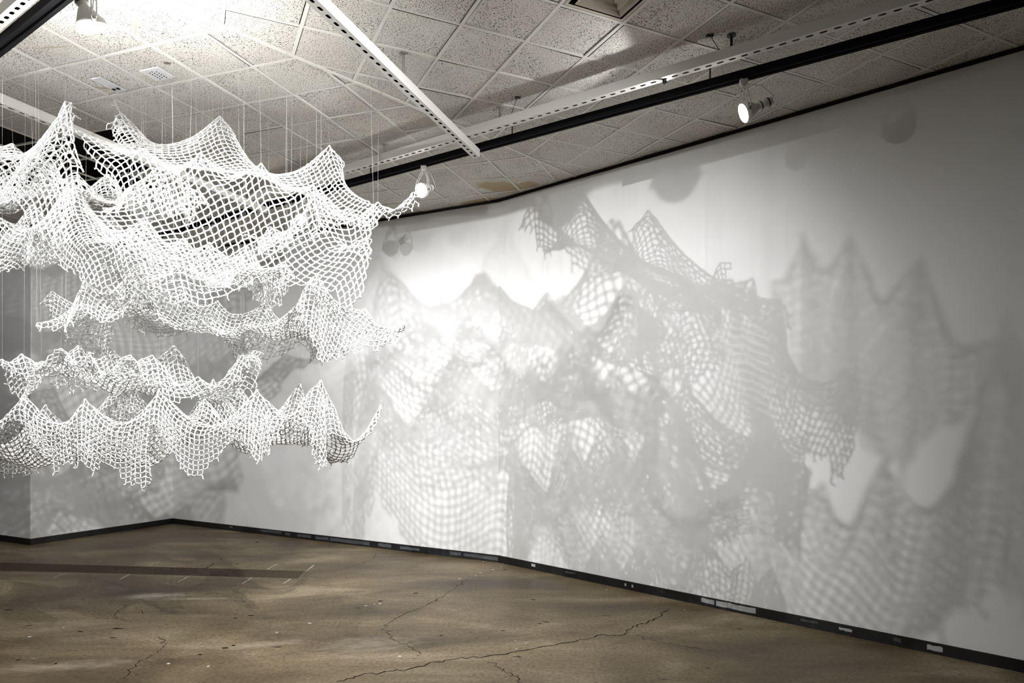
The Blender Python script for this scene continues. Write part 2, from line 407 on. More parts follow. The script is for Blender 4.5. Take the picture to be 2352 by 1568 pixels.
def cp(x, y, z=CEIL):
    """point of the level plane z seen at picture position (x, y)"""
    Y = (z-EYE)*F/(HY-y)
    return Vector(((x-CX)/F*Y, Y, z))
def fp(x, y, z=0.0):
    Y = (EYE-z)*F/(y-HY)
    return Vector(((x-CX)/F*Y, Y, z))
def wet(x, y, rx, ry, ang, col, k=.5, sc=9.0):
    p = cp(x, y); return (p.x, p.y, rx, ry, ang, col, k, sc)
STAINS = [wet(1150,430,.30,.20,.3,(.42,.32,.19),.9,7.0), wet(1215,424,.12,.10,.3,(.45,.34,.2),.5,9.0), wet(1100,462,.30,.07,-.5,(.42,.31,.18),.6,9.0),
          wet(312,58,.16,.012,-1.05,(.42,.36,.27),1.2,40.0), wet(118,110,.17,.012,-.13,(.45,.38,.28),1.2,40.0),
          wet(232,204,.08,.022,.2,(.46,.4,.3),1.3,40.0), wet(384,146,.03,.025,.2,(.12,.08,.05),.8,30.0), wet(620,452,.3,.12,.3,(.4,.29,.17),.6,9.0)]
M = dict(wall=m_wall(), tile=m_tile(), floor=m_floor(), rope=m_rope(), base=m_base(),
  tbar=mat('painted_steel_grid', (.73,.71,.65), .6, spec=.2), void=mat('dark_plenum', (.012,.011,.01), .9, spec=.1),
  white=mat('white_enamel', (.70,.685,.64), .45, spec=.3), black=mat('black_enamel', (.007,.007,.008), .8, spec=.08),
  steel=mat('dull_steel', (.35,.33,.30), .4, .8), dark_steel=mat('blackened_steel', (.03,.03,.03), .5, .6),
  thread=mat('clear_monofilament', (.3,.3,.3), .3), crack=mat('crack_dirt', (.012,.009,.006), .9, spec=.1), patch=None,
  chalk=mat('chalk', (.5,.47,.42), .9), chip=mat('chipped_white_paint', (.42,.42,.42), .8), fleck=mat('white_paint_fleck', (.7,.68,.62), .8),
  scuff=mat('grey_scuff', (.07,.075,.08), .6), trimdark=mat('shadow_gap_trim', (.012,.011,.01), .8, spec=.1), plate=mat('ivory_plastic', (.70,.70,.70), .5), vent=mat('vent_enamel', (.55,.50,.40), .5),
  glow=m_light('lamp_glow', (1,.98,.95), 40.0), burn=mat('scorch', (.1,.07,.04), .9))
def m_patch():
    m = mat('rough_infill', (.07,.05,.03), .8, spec=.2)
    t, N, L, b = nodes(m)
    tc = N('ShaderNodeTexCoord'); no = N('ShaderNodeTexNoise', Scale=45.0, Detail=4.0, Roughness=.8)
    rp = ramp(N('ShaderNodeValToRGB'), [(.38, (.018,.013,.008,1)), (.5, (.075,.055,.034,1)), (.7, (.12,.09,.06,1))])
    L(tc.outputs['Object'], no.inputs['Vector']); L(no.outputs['Fac'], rp.inputs['Fac']); L(rp.outputs['Color'], b.inputs['Base Color'])
    return m
M['patch'] = m_patch()

# ---------------------------------------------------------------- room shell
WB = [Vector(p) for p in ((-11.0,11.15,0),(-6.28,8.90,0),(-5.266,10.6,0),(-.156,7.888,0),(6.2,1.99,0))]   # foot of the wall, left to right
def wall(name, a, b, th=.12):
    d = (b-a).normalized(); n = Vector((-d.y, d.x, 0))       # n points away from the room (room lies to the right of a->b)
    vs = []
    for p in (a, b, b+n*th, a+n*th): vs.append(p)
    H = Vector((0,0,CEIL))
    v = vs+[p+H for p in vs]
    o = mesh_obj(name, v, [(0,1,5,4),(1,2,6,5),(2,3,7,6),(3,0,4,7),(4,5,6,7),(3,2,1,0)], M['wall'])
    return tag(o, kind='structure'), d, n
def strip(name, a, b, z0, z1, depth, m, parent=None):
    d = (b-a).normalized(); n = Vector((-d.y, d.x, 0))
    mb = MB()
    q = [a-n*depth, b-n*depth, b+n*.002, a+n*.002]
    v = [Vector((p.x,p.y,z0)) for p in q]+[Vector((p.x,p.y,z1)) for p in q]
    mb.add(v, [(0,1,5,4),(1,2,6,5),(2,3,7,6),(3,0,4,7),(4,5,6,7),(3,2,1,0)])
    return tag(mb.build(name, m, parent), kind='structure')
sides = ['far_left', 'left', 'back', 'right']
BASES = {}
for i, sd in enumerate(sides):
    wall('wall_'+sd, WB[i], WB[i+1])
    BASES[sd] = strip('baseboard_'+sd, WB[i], WB[i+1], 0, .082, .010, M['base'])
    strip('trim_%d' % (i+1), WB[i], WB[i+1], CEIL-.030, CEIL-.004, .014, M['trimdark'])
fl = mesh_obj('floor', [(-12,-3,0),(12,-3,0),(12,13,0),(-12,13,0)], [(0,1,2,3)], M['floor']); tag(fl, kind='structure')
# ---------------------------------------------------------------- ceiling: tiles on a T-bar grid, mitred where the room bends
S = .456
th = math.atan((1730-CX)/F)
LA = (Vector((math.sin(th), math.cos(th), 0)), Vector((math.cos(th), -math.sin(th), 0)), cp(465,178))
th2 = th-math.radians(45)
RA = (Vector((math.sin(th2), math.cos(th2), 0)), Vector((math.cos(th2), -math.sin(th2), 0)), cp(1060,58))
MIT0 = cp(959,250); mit_d = (LA[0]+Vector((math.sin(th2+math.pi/2), math.cos(th2+math.pi/2), 0))).normalized()
MN = Vector((mit_d.y, -mit_d.x, 0))       # points to the right-hand grid
def clip_poly(poly, p0, n):
    out = []
    for i in range(len(poly)):
        a, b = poly[i], poly[(i+1) % len(poly)]
        da, db = (a-p0).dot(n), (b-p0).dot(n)
        if da >= 0: out.append(a)
        if (da >= 0) != (db >= 0): out.append(a+(b-a)*(da/(da-db)))
    return out
def in_room(p):
    return inside(np.array([p.x]), np.array([p.y]), ROOM)[0]
ROOM = [(v.x, v.y) for v in WB]+[(6.2,-2.5),(-11,-2.5)]
tv, tf = [], []
gv, gf = [], []
def put(poly, V, Fc):
    if len(poly) < 3: return
    b = len(V); V += [tuple(p) for p in poly]; Fc.append(tuple(range(b, b+len(poly))))
VENT = {}
RECESS = []
def is_recess(c):
    # tiles missing over the far left corner: the dark space above shows
    x = CX+c.x/c.y*F if c.y > .1 else 0; y = HY-(CEIL-EYE)/c.y*F if c.y > .1 else 0
    return x < 345 and 300 < y < 452
for side, (e, r, o) in ((1, LA), (-1, RA)):
    n = MN*(-side)
    for i in range(-26, 27):
        for j in range(-26, 27):
            c = o+e*(S*(i+.5))+r*(S*(j+.5))
            if c.y < -1.5 or c.y > 12 or abs(c.x) > 9: continue
            corners_in = [in_room(c+e*(S*.5*a)+r*(S*.5*b2)) for a in (-1,1) for b2 in (-1,1)]
            if not any(corners_in): continue
            if side == -1:
                pv = CX+c.x/max(c.y,.1)*F; 
                q = cp(1395,12)
                if (c-q).length < S*.5: VENT['c'] = c; continue
            if side == 1 and is_recess(c): RECESS.append(c); continue
            h = S/2-.0125
            dx, dy = R.choice((-.006,-.002,0,.002,.006)), R.choice((-.006,-.002,0,.003,.006))
            zz = CEIL+.002+R.uniform(0,.003); tx, ty = R.uniform(-.003,.003), R.uniform(-.003,.003)
            poly = []
            for a, b2 in ((-1,-1),(1,-1),(1,1),(-1,1)):
                p = c+e*(h*a+dx)+r*(h*b2+dy); p.z = zz+a*tx+b2*ty
                poly.append(p)
            poly = clip_poly(poly, MIT0, n)
            put(poly[::-1], tv, tf)
    wbar = .011
    for fam, (d1, d2) in enumerate(((e, r), (r, e))):
        for j in range(-26, 27):
            for i in range(-26, 27):
                a = o+d2*(S*j)+d1*(S*i); b = a+d1*S; mid = (a+b)/2
                if mid.y < -1.5 or mid.y > 12 or abs(mid.x) > 9: continue
                if not (in_room(a) or in_room(b)): continue
                sag = R.uniform(-.0008,.0008)
                poly = [a-d2*wbar, b-d2*wbar, b+d2*wbar, a+d2*wbar]
                poly = [Vector((p.x,p.y,CEIL+sag+fam*.0012)) for p in poly]
                poly = clip_poly(poly, MIT0, n)
                if len(poly) < 3: continue
                k = len(poly); top = [p+Vector((0,0,.012)) for p in poly]
                bb = len(gv); gv += [tuple(p) for p in poly+top]
                gf.append(tuple(range(bb, bb+k))[::-1])
                for q in range(k): gf.append((bb+q, bb+(q+1) % k, bb+k+(q+1) % k, bb+k+q))
# mitre bar
a = MIT0-mit_d*6; b = MIT0+mit_d*2.15
poly = [Vector((p.x,p.y,CEIL-.003)) for p in (a-MN*.014, b-MN*.014, b+MN*.014, a+MN*.014)]
bb = len(gv); gv += [tuple(p) for p in poly+[p+Vector((0,0,.012)) for p in poly]]
gf.append((bb+3,bb+2,bb+1,bb))
for q in range(4): gf.append((bb+q, bb+(q+1) % 4, bb+4+(q+1) % 4, bb+4+q))
# plenum slab over the tiles is the ceiling body; tiles and grid belong to it
ceil = mesh_obj('ceiling', [(-12,-3,CEIL+.30),(12,-3,CEIL+.30),(12,13,CEIL+.30),(-12,13,CEIL+.30),(-12,-3,CEIL+.4),(12,-3,CEIL+.4),(12,13,CEIL+.4),(-12,13,CEIL+.4)],
   [(3,2,1,0),(4,5,6,7),(0,1,5,4),(1,2,6,5),(2,3,7,6),(3,0,4,7)], M['void']); tag(ceil, kind='structure')
tag(mesh_obj('ceiling_tiles', tv, tf, M['tile'], ceil), kind='structure')
tag(mesh_obj('ceiling_grid', gv, gf, M['tbar'], ceil), kind='structure')

# ---------------------------------------------------------------- slotted channels
def channel(a, b, w, h, name, parent, pitch=.078, slot=(.046,.022)):
    """square steel channel with a row of slots in its underside; a, b: ends of the bottom centre line"""
    d = (b-a); Ln = d.length; d.normalize(); r = Vector((d.y, -d.x, 0)); U = Vector((0,0,1))
    n = max(1, int(Ln/pitch)); p = Ln/n
    V = []; Fc = []
    def P(s, q, z): return a+d*s+r*q+U*z
    def quad(*ps):
        bq = len(V); V.extend(ps); Fc.append((bq,bq+1,bq+2,bq+3))
    hw = w/2; t = .0025
    for s0, q0 in ((-hw, None), (hw, None)): pass
    quad(P(0,-hw,0), P(Ln,-hw,0), P(Ln,-hw,h), P(0,-hw,h)); quad(P(Ln,hw,0), P(0,hw,0), P(0,hw,h), P(Ln,hw,h))
    quad(P(0,-hw,h), P(Ln,-hw,h), P(Ln,hw,h), P(0,hw,h))
    quad(P(0,-hw+t,t), P(0,-hw+t,h-t), P(Ln,-hw+t,h-t), P(Ln,-hw+t,t)); quad(P(0,hw-t,t), P(Ln,hw-t,t), P(Ln,hw-t,h-t), P(0,hw-t,h-t))
    quad(P(0,-hw,0), P(0,-hw,h), P(0,hw,h), P(0,hw,0)); quad(P(Ln,-hw,0), P(Ln,hw,0), P(Ln,hw,h), P(Ln,-hw,h))
    sl, sw = slot[0]/2, slot[1]/2
    ring = []
    for k in range(12):
        if k < 6: w_ = -math.pi/2+math.pi*k/5; ring.append((sl-sw+sw*math.cos(w_), sw*math.sin(w_)))
        else: w_ = math.pi/2+math.pi*(k-6)/5; ring.append((-(sl-sw)+sw*math.cos(w_), sw*math.sin(w_)))
    for i in range(n):
        c = (i+.5)*p
        outer = []
        for k in range(12):
            if k < 6: f = k/5; outer.append((p/2, -hw+w*f))
            else: f = (k-6)/5; outer.append((-p/2, hw-w*f))
        bq = len(V)
        V.extend(P(c+x, y, 0) for x, y in outer); V.extend(P(c+x, y, 0) for x, y in ring); V.extend(P(c+x, y, t) for x, y in ring)
        for k in range(12):
            k2 = (k+1) % 12
            Fc.append((bq+k, bq+12+k, bq+12+k2, bq+k2)); Fc.append((bq+12+k, bq+24+k, bq+24+k2, bq+12+k2))
    o = mesh_obj(name, V, Fc, M['white'], parent)
    # black sheet standing in for the shade inside the hollow channel
    mb = MB()
    mbv = [P(.003,-hw+.006,.022), P(Ln-.003,-hw+.006,.022), P(Ln-.003,hw-.006,.022), P(.003,hw-.006,.022)]
    mb.add(mbv, [(0,1,2,3)]); mb.build('slot_shade', M['void'], o)
    return o
def hanger(parent, p, z0, m, r=.009):
    mb = MB(); mb.tube([(p.x,p.y,z0),(p.x,p.y,CEIL+.002)], r, 8)
    mb.lathe([(.001,0),(.026,0),(.026,.006),(.012,.012)], Matrix.Translation((p.x,p.y,z0)), 12)
    mb.lathe([(.012,0),(.030,.004),(.030,.008)], Matrix.Translation((p.x,p.y,CEIL-.008)), 12)
    return mb.build('hanger_rod', m, parent)
def brace(parent, p, q, m):
    mb = MB(); mb.tube([p, q], .0022, 6); mb.box(q-Vector((0,0,.004)), (.045,.02,.008)); return mb.build('brace_wire', m, parent)
ZC1 = 4.035
def linept(x0, y0, x1, y1, z): return cp(x0,y0,z), cp(x1,y1,z)
# long channel along the back wall
p0, p1 = cp(1000,337,ZC1), cp(1850,86,ZC1)
d = (p1-p0).normalized(); a1 = p0-d*2.65; b1 = p0+d*6.6
c1 = channel(a1, b1, .066, .068, 'slotted_channel', None)
tag(c1, 'long white slotted steel channel running beside the black track near the right wall', 'ceiling channel', 'slotted ceiling channels')
n1 = Vector((d.y,-d.x,0))
def on_line(x, p0, d):   # point of the line p0 + t d seen at picture column x
    k = (x-CX)/F; t = (k*p0.y-p0.x)/(d.x-k*d.y); return p0+d*t
for hx, mm in ((1680,'dark_steel'),(1148,'steel'),(885,'steel'),(640,'steel')):
    q = on_line(hx, p0, d); hanger(c1, q, ZC1+.068, M[mm])
for hx, off in ((1655,-.10),(1172,.07)):
    q = on_line(hx, p0, d); brace(c1, Vector((q.x,q.y,ZC1+.068)), Vector((q.x,q.y,CEIL))+d*off-n1*.0+Vector((0,-.10,0)), M['dark_steel'])
# cross channel in the middle
ZC2 = 3.955
e2 = cp(1094,362,ZC2); g2 = cp(722,8,ZC2); d2 = (g2-e2).normalized()
c2 = channel(e2, e2+d2*5.2, .066, .068, 'slotted_channel', None)
tag(c2, 'white slotted steel channel slanting from the top edge and ending just past the black track', 'ceiling channel', 'slotted ceiling channels')
e3 = cp(607,490,ZC2); g3 = cp(55,262,ZC2); d3 = (g3-e3).normalized()
c3 = channel(e3, e3+d3*5.5, .066, .068, 'slotted_channel', None)
tag(c3, 'white slotted steel channel passing behind the topmost net at the far left', 'ceiling channel', 'slotted ceiling channels')
for cc, e_, d_ in ((c2, e2, d2), (c3, e3, d3)):
    for s_ in (1.35, 3.0): q = e_+d_*s_; hanger(cc, q, ZC2+.068, M['steel'])
q0, q1 = cp(2,52,ZC1), cp(52,9,ZC1); d5 = (q1-q0).normalized()
c5 = channel(q0-d5*3, q0+d5*4.5, .066, .068, 'slotted_channel', None)
tag(c5, 'white slotted steel channel in the top left corner beside a black track', 'ceiling channel', 'slotted ceiling channels')
for s_ in (-1.0, 1.5): hanger(c5, q0+d5*s_, ZC1+.068, M['steel'])

# ---------------------------------------------------------------- black light tracks
ZT = 4.03
def track(a, b, name):
    d = (b-a).normalized(); r = Vector((d.y,-d.x,0)); w, h = .036, .055
    mb = MB()
    prof = [(-w,h),(-w,0),(-.012,0),(-.012,.02),(.012,.02),(.012,0),(w,0),(w,h)]
    vs = [a+r*x+Vector((0,0,z)) for x, z in prof]+[b+r*x+Vector((0,0,z)) for x, z in prof]
    n = len(prof)
    mb.add(vs, [(k, (k+1) % n, n+(k+1) % n, n+k) for k in range(n)]+[tuple(range(n))[::-1], tuple(range(n, 2*n))])
    o = mb.build(name, M['black'], None)
    L_ = (b-a).length; k = 0.6
    while k < L_:
        q = a+d*k; m2 = MB(); m2.tube([(q.x,q.y,ZT+h-.002),(q.x,q.y,CEIL+.003)], .006, 6); m2.build('hanger_rod', M['dark_steel'], o); k += 1.7
    return o
t0, t1 = cp(700,455,ZT), cp(2100,77,ZT); dT = (t1-t0).normalized()
TA = t0-dT*3.0; TB = t0+dT*8.0
trk = track(TA, TB, 'light_track'); tag(trk, 'long black lighting track carrying the three lamps near the right wall', 'light track', 'black lighting tracks')
u0, u1 = cp(0,116,ZT), cp(145,0,ZT); dU = (u1-u0).normalized()
trk2 = track(u0-dU*1.6, u0+dU*4.6, 'light_track'); tag(trk2, 'black lighting track crossing the top left corner above the nets', 'light track', 'black lighting tracks')

# ---------------------------------------------------------------- lamps
def lamp(top, head, aim, label, power, cone=100, blend=.5, roll=0.0, size=.065, rad=.02, back=True, lit=True):
    """gimbal-ring track lamp: adapter, two wire yokes, ring, reflector bulb, socket"""
    root = empty('track_lamp', top); tag(root, label, 'spotlight', 'track lamps')
    T = Vector(top); Hd = Vector(head); A = Vector(aim).normalized()
    inv = Matrix.Translation(-T)
    def bld(mb, name, m, parent=root, smooth=True):
        mb.v = [tuple(inv @ Vector(p)) for p in mb.v]
        return mb.build(name, m, parent, smooth)
    m = MB(); m.box(T-Vector((0,0,.016)), (.05,.036,.034)); m.box(T-Vector((0,0,.040)), (.034,.030,.014)); bld(m, 'adapter', M['white'], smooth=False)
    side = A.cross(Vector((0,0,1)));
    if side.length < .2: side = Vector((dT.x, dT.y, 0))
    side.normalize(); upv = side.cross(A).normalized()
    B0 = T-Vector((0,0,.045))
    for s in (-1, 1):
        m = MB(); fwd = Vector((-side.y, side.x, 0)).normalized()
        end = Hd+side*(s*(size+.006))
        for o in (-.012, .012):
            pts = [B0+side*(s*.008)+fwd*o*.5, B0+side*(s*.03)-Vector((0,0,.03))+fwd*o, (B0+end)/2+side*(s*.026)+fwd*o, end+Vector((0,0,.035))+fwd*o, end+fwd*o*.6]
            m.tube(pts, .0038, 8)
        m.tube([(B0+end)/2+side*(s*.026)-fwd*.012, (B0+end)/2+side*(s*.026)+fwd*.012], .003, 6)
        bld(m, 'yoke', M['white'])
        m = MB(); m.tube([end-side*(s*.004), end+side*(s*.016)], .009, 12); bld(m, 'pivot_knob', M['steel'])
    Z = A; X = side; Yv = Z.cross(X)
    Mx = Matrix(((X.x,Yv.x,Z.x,Hd.x),(X.y,Yv.y,Z.y,Hd.y),(X.z,Yv.z,Z.z,Hd.z),(0,0,0,1)))
    m = MB(); m.lathe([(size+.004,-.014),(size+.004,.016),(size-.002,.016),(size-.002,-.014),(size+.004,-.014)], Mx, 32); bld(m, 'gimbal_ring', M['white'])
    m = MB(); m.lathe([(size-.003,.012),(size-.004,.0),(size*.88,-.03),(size*.55,-.072),(.024,-.092),(.022,-.11)], Mx, 32, cap1=True); bld(m, 'reflector_bulb', M['white'])
    m = MB(); m.lathe([(size-.004,.011),(size*.75,.019),(size*.4,.024),(.001,.026)], Mx, 32); f = bld(m, 'bulb_face', M['glow'] if lit else M['plate'])
    m = MB(); m.lathe([(.020,-.10),(.031,-.104),(.031,-.185),(.026,-.198),(.001,-.198)], Mx, 24, cap0=True); bld(m, 'socket', M['white'])
    m = MB(); m.lathe([(.0325,-.11),(.0325,-.118)], Mx, 24); m.lathe([(.0325,-.165),(.0325,-.176)], Mx, 24); bld(m, 'socket_band', M['dark_steel'])
    m = MB(); m.tube([Hd-A*.195+X*.0, Hd-A*.215+Vector((0,0,.03)), (Hd-A*.16+T)/2+Vector((0,0,.02))-A*.05, T-Vector((0,0,.03))], .0035, 6); bld(m, 'flex_cord', M['white'])
    if power > 0:
        li = bpy.data.lights.new('lamp_beam', 'SPOT'); li.energy = power; li.spot_size = math.radians(cone); li.spot_blend = blend; li.shadow_soft_size = rad
        li.color = (.985,.988,1.0)
        lo = bpy.data.objects.new('lamp_beam', li); link(lo, root)
        lo.matrix_parent_inverse = Matrix.Identity(4)
        lo.location = inv @ (Hd+A*.045); lo.rotation_mode = 'QUATERNION'; lo.rotation_quaternion = A.to_track_quat('-Z', 'Y')
    return root
rT = on_line(1708, t0, dT); rM = on_line(973, t0, dT); rN = on_line(697, t0, dT)
def drop(p, dx, dy, dz): return Vector((p.x+dx, p.y+dy, ZT-dz))
NETC = Vector((-2.0, 4.8, 2.3))
lamp(drop(rT,0,0,0), at(1712,258,rT.y), (-.90,-.02,-.40), 'white track lamp nearest the right wall, its lit bulb facing left', 50, 106, .12)
lamp(drop(rM,0,0,0), at(969,437,rM.y), (-.45,-.75,-.40), 'white track lamp shining between the top net and the back wall', 50, 100, .5)
lamp(drop(rN,0,0,0), at(692,505,rN.y), (-.25,-.80,-.45), 'white track lamp glowing behind the mesh of the topmost net', 50, 100, .5)
# near lamp on the second track
tl = on_line(212, u0, dU)
tlamp = lamp(Vector((tl.x,tl.y,ZT)), at(210,58,tl.y), (.30,.25,-.92), 'white track lamp at the top left, glowing just above the nets', 120, 150, .4, size=.07)
# added upward spot below the bulb, brightens the ceiling around the lamp
sp = bpy.data.lights.new('ceiling_boost', 'SPOT'); sp.energy = 85; sp.shadow_soft_size = .05; sp.color = (.985,.988,1.0); sp.spot_size = math.radians(168); sp.spot_blend = .5
so = link(bpy.data.objects.new('ceiling_boost', sp), tlamp); so.location = Vector(at(216,104,tl.y))-Vector((tl.x,tl.y,ZT)); so.rotation_euler = (math.pi,0,0)
# further lamps out of view, some of them added only to brighten walls
def far_lamp(pos, target, power, cone, label, blend=.3, rad=.02):
    pos = Vector(pos); aim = Vector(target)-pos
    return lamp(pos+Vector((0,0,.20)), pos, aim, label, power, cone, blend, rad=rad)
for q in LAMPS: far_lamp(*q)

# ---------------------------------------------------------------- ceiling fittings
def vent():
    c = VENT.get('c') or cp(1395,12)
    e, r, _ = RA
    root = empty('air_vent', Vector((c.x,c.y,CEIL))); tag(root, 'square louvred air vent set in the ceiling at the top edge', 'air vent')
    def ring(h0, h1, z0, z1, name, m):
        V = []; Fc = []
        for h, z in ((h0,z0),(h1,z1)):
            for a, b in ((-1,-1),(1,-1),(1,1),(-1,1)): V.append(e*(h*a)+r*(h*b)+Vector((0,0,z)))
        for k in range(4): Fc.append((k, (k+1) % 4, 4+(k+1) % 4, 4+k))
        o = mesh_obj(name, V, Fc, m, root)
        md = o.modifiers.new('thickness', 'SOLIDIFY'); md.thickness = .003
    h = S/2-.016
    ring(h, h-.02, -.001, -.001, 'vent_frame', M['vent'])
    ring(h-.02, h-.03, .0, .10, 'vent_box', M['void'])
    ring(h-.050, h-.100, -.014, .030, 'louvre', M['vent']); ring(h-.112, h-.156, -.020, .026, 'louvre', M['vent']); ring(h-.168, .006, -.024, .010, 'louvre', M['vent'])
    V = [e*(h-.02)*a+r*(h-.02)*b+Vector((0,0,.1)) for a, b in ((-1,-1),(1,-1),(1,1),(-1,1))]
    mesh_obj('vent_back', V, [(0,1,2,3)], M['void'], root)
vent()
def plate(x, y, w, h, label, dots):
    c = cp(x, y); e, r, _ = LA
    root = empty('ceiling_plate', Vector((c.x,c.y,CEIL))); tag(root, label, 'ceiling plate')
    def bx(cu, cv, su, sv, z, t, name, m):
        V = []
        for zz in (z-t, z):
            for a, b in ((-1,-1),(1,-1),(1,1),(-1,1)): V.append(e*(cu+su*a)+r*(cv+sv*b)+Vector((0,0,zz)))
        mesh_obj(name, V, [(0,1,2,3),(7,6,5,4),(0,4,5,1),(1,5,6,2),(2,6,7,3),(3,7,4,0)], m, root)
    bx(0,0,w,h,.0,.010,'cover',M['plate'])
    for du, dv, s_ in dots: bx(du,dv,s_,s_,-.009,.004,'socket_hole',M['black'])
plate(250,193,.11,.045,'small white plate with two dark holes on the ceiling above the nets',[(.06,-.02,.012),(.06,.022,.012)])
plate(361,168,.075,.085,'square grey plate with rows of tiny holes on the ceiling above the nets',[(a*.022+.01*(b%2),b*.03,.0035) for a in (-2,-1,0,1,2) for b in (-1,0,1)])

# ---------------------------------------------------------------- floor marks
def ribbon(pts, w, m, name, z=.0012, jit=.012, sub=7):
    P = [fp(*p) for p in pts]; Q = []
    for i in range(len(P)-1):
        for k in range(sub):
            f = k/sub; q = P[i].lerp(P[i+1], f)
            Q.append(q+Vector((R.gauss(0,jit), R.gauss(0,jit), 0)))
    Q.append(P[-1])
    V = []; Fc = []
    for i, q in enumerate(Q):
        t = (Q[min(i+1,len(Q)-1)]-Q[max(i-1,0)]).normalized(); nn = Vector((-t.y,t.x,0))
        ww = w*R.uniform(.35,1.3)*(0.25 if i in (0, len(Q)-1) else 1)
        V += [q+nn*ww+Vector((0,0,z)), q-nn*ww+Vector((0,0,z))]
    for i in range(len(Q)-1): Fc.append((2*i, 2*i+1, 2*i+3, 2*i+2))
    return tag(mesh_obj(name, V, Fc, m, fl), kind='structure')
for pts, w in (
    ([(765,1568),(840,1548),(930,1538),(1000,1520),(1060,1512),(1140,1505),(1200,1494),(1270,1482),(1330,1470),(1380,1460),(1430,1458),(1455,1440),(1500,1425),(1536,1398)], .0052),
    ([(1455,1458),(1520,1474),(1570,1484),(1640,1496)], .0022),
    ([(1126,1518),(1150,1537),(1180,1550),(1200,1568)], .0028),
    ([(970,1508),(945,1488),(900,1468),(888,1450),(882,1438),(912,1418),(960,1398),(1010,1374),(1040,1352),(1075,1328)], .0024),
    ([(798,1302),(842,1290),(872,1270)], .0026), ([(720,1312),(770,1310),(800,1302)], .0024),
    ([(285,1565),(300,1535),(340,1510),(375,1488),(378,1474),(362,1462)], .0034),
    ([(305,1427),(270,1420),(266,1408),(290,1390)], .0022), ([(308,1393),(330,1410)], .0018), ([(290,1390),(285,1388)], .002)):
    ribbon(pts, w, M['crack'], 'floor_crack')
pv = [fp(-60,1290), fp(-60,1308), fp(684,1328), fp(700,1311)]
tag(mesh_obj('floor_infill', [p+Vector((0,0,.0010)) for p in pv], [(0,1,2,3)], M['patch'], fl), kind='structure')
for a, b, w in (((122,1327),(152,1316),.008),((274,1331),(300,1318),.010),((408,1337),(438,1321),.008),((555,1341),(580,1326),.008),((650,1341),(668,1329),.009),
             ((703,1312),(722,1297),.008),((612,1308),(637,1295),.008),((340,1300),(366,1289),.006),((210,1296),(234,1287),.005),((64,1293),(90,1284),.004),((685,1328),(728,1329),.004)):
    ribbon([a,b], w, M['chalk'], 'chalk_mark', jit=.0015, z=.0016)
ribbon([(473,1305),(492,1294)], .008, M['crack'], 'tape_mark', jit=.001, z=.0016)
def blot(x, y, rx, ry, m, name):
    c = fp(x, y); n = 9; V = []
    for k in range(n):
        w = 2*math.pi*k/n; q = R.uniform(.6,1.2); V.append((c.x+rx*q*math.cos(w), c.y+ry*q*math.sin(w), .0014))
    tag(mesh_obj(name, V, [tuple(range(n))], m, fl), kind='structure')
for x, y, s_ in ((68,1462,.02),(711,1431,.018),(636,1452,.016),(145,1441,.01),(840,1391,.016),(873,1386,.018),(860,1387,.01),(1104,1315,.02),(1132,1308,.018),(1055,1329,.016),(1150,1300,.014),
               (1092,1322,.012),(78,1512,.008),(386,1524,.014),(478,1530,.012),(1110,1290,.012),(1155,1295,.01),(918,1507,.016),(1183,1471,.008),(1393,1354,.012),(434,1374,.008),(1186,1490,.01),(1208,1477,.008),(1572,1400,.01)):
    blot(x, y, s_, s_*.8, M['fleck'], 'paint_fleck')
for x, y, a, b in ((270,1443,.045,.014),(184,1450,.03,.01),(577,1413,.03,.012),(541,1419,.018,.012),(517,1488,.028,.016),(537,1482,.022,.014),(460,1503,.02,.012),(590,1245,.02,.03),(874,1380,.03,.012),(822,1396,.02,.01),(954,1362,.03,.012),
                 (1002,1378,.02,.01),(1226,1377,.03,.01),(1240,1432,.02,.008),(1255,1428,.03,.008),(1156,1448,.02,.008),(1013,1459,.012,.01),(42,1515,.02,.01),(128,1524,.012,.012),(545,1295,.02,.016),(508,1284,.02,.014),(468,1228,.03,.012)):
    blot(x, y, a, b, M['crack'], 'grime_spot')
# chips and scuffs on the baseboard
def chip(side, x0, x1, f0, f1, m, name='paint_chip'):
    i = sides.index(side); a, b = WB[i], WB[i+1]; d = (b-a).normalized(); n = Vector((-d.y,d.x,0))
    def X(x):
        k = (x-CX)/F; t = (k*a.y-a.x)/(d.x-k*d.y); return a+d*t-n*.0115
    A, B = X(x0), X(x1); V = []; k = 6
    for j in range(k+1):
        f = j/k; p = A.lerp(B, f); V.append((p.x,p.y,.082*(f0+R.uniform(-.05,.05)))); V.append((p.x,p.y,.082*(f1+R.uniform(-.05,.05))))
    tag(mesh_obj(name, V, [(2*j,2*j+2,2*j+3,2*j+1) for j in range(k)], m, BASES[side]), kind='structure')
for x0, x1, f0, f1, mm in ((1612,1642,.35,.85,'chip'),(1646,1737,.3,.85,'chip'),(1222,1231,.45,.8,'chip'),(1300,1322,.55,.75,'scuff'),(1436,1440,.4,.7,'chip'),(1452,1456,.4,.7,'chip'),
                        (1840,1880,.55,.75,'scuff'),(1928,1958,.45,.7,'chip'),(2053,2070,.4,.75,'scuff'),(2130,2166,.3,.75,'chip')):
    chip('right', x0, x1, f0, f1, M[mm])
for x0, x1, f0, f1, mm in ((600,648,.5,.85,'scuff'),(684,716,.35,.8,'scuff'),(726,756,.3,.75,'scuff'),(760,850,.25,.8,'scuff'),(870,900,.3,.8,'scuff'),(920,965,.3,.7,'scuff'),(1035,1060,.3,.8,'scuff'),(1066,1145,.3,.75,'scuff'),(528,536,.5,.8,'scuff'),(656,668,.4,.75,'scuff')):
    chip('back', x0, x1, f0, f1, M[mm])

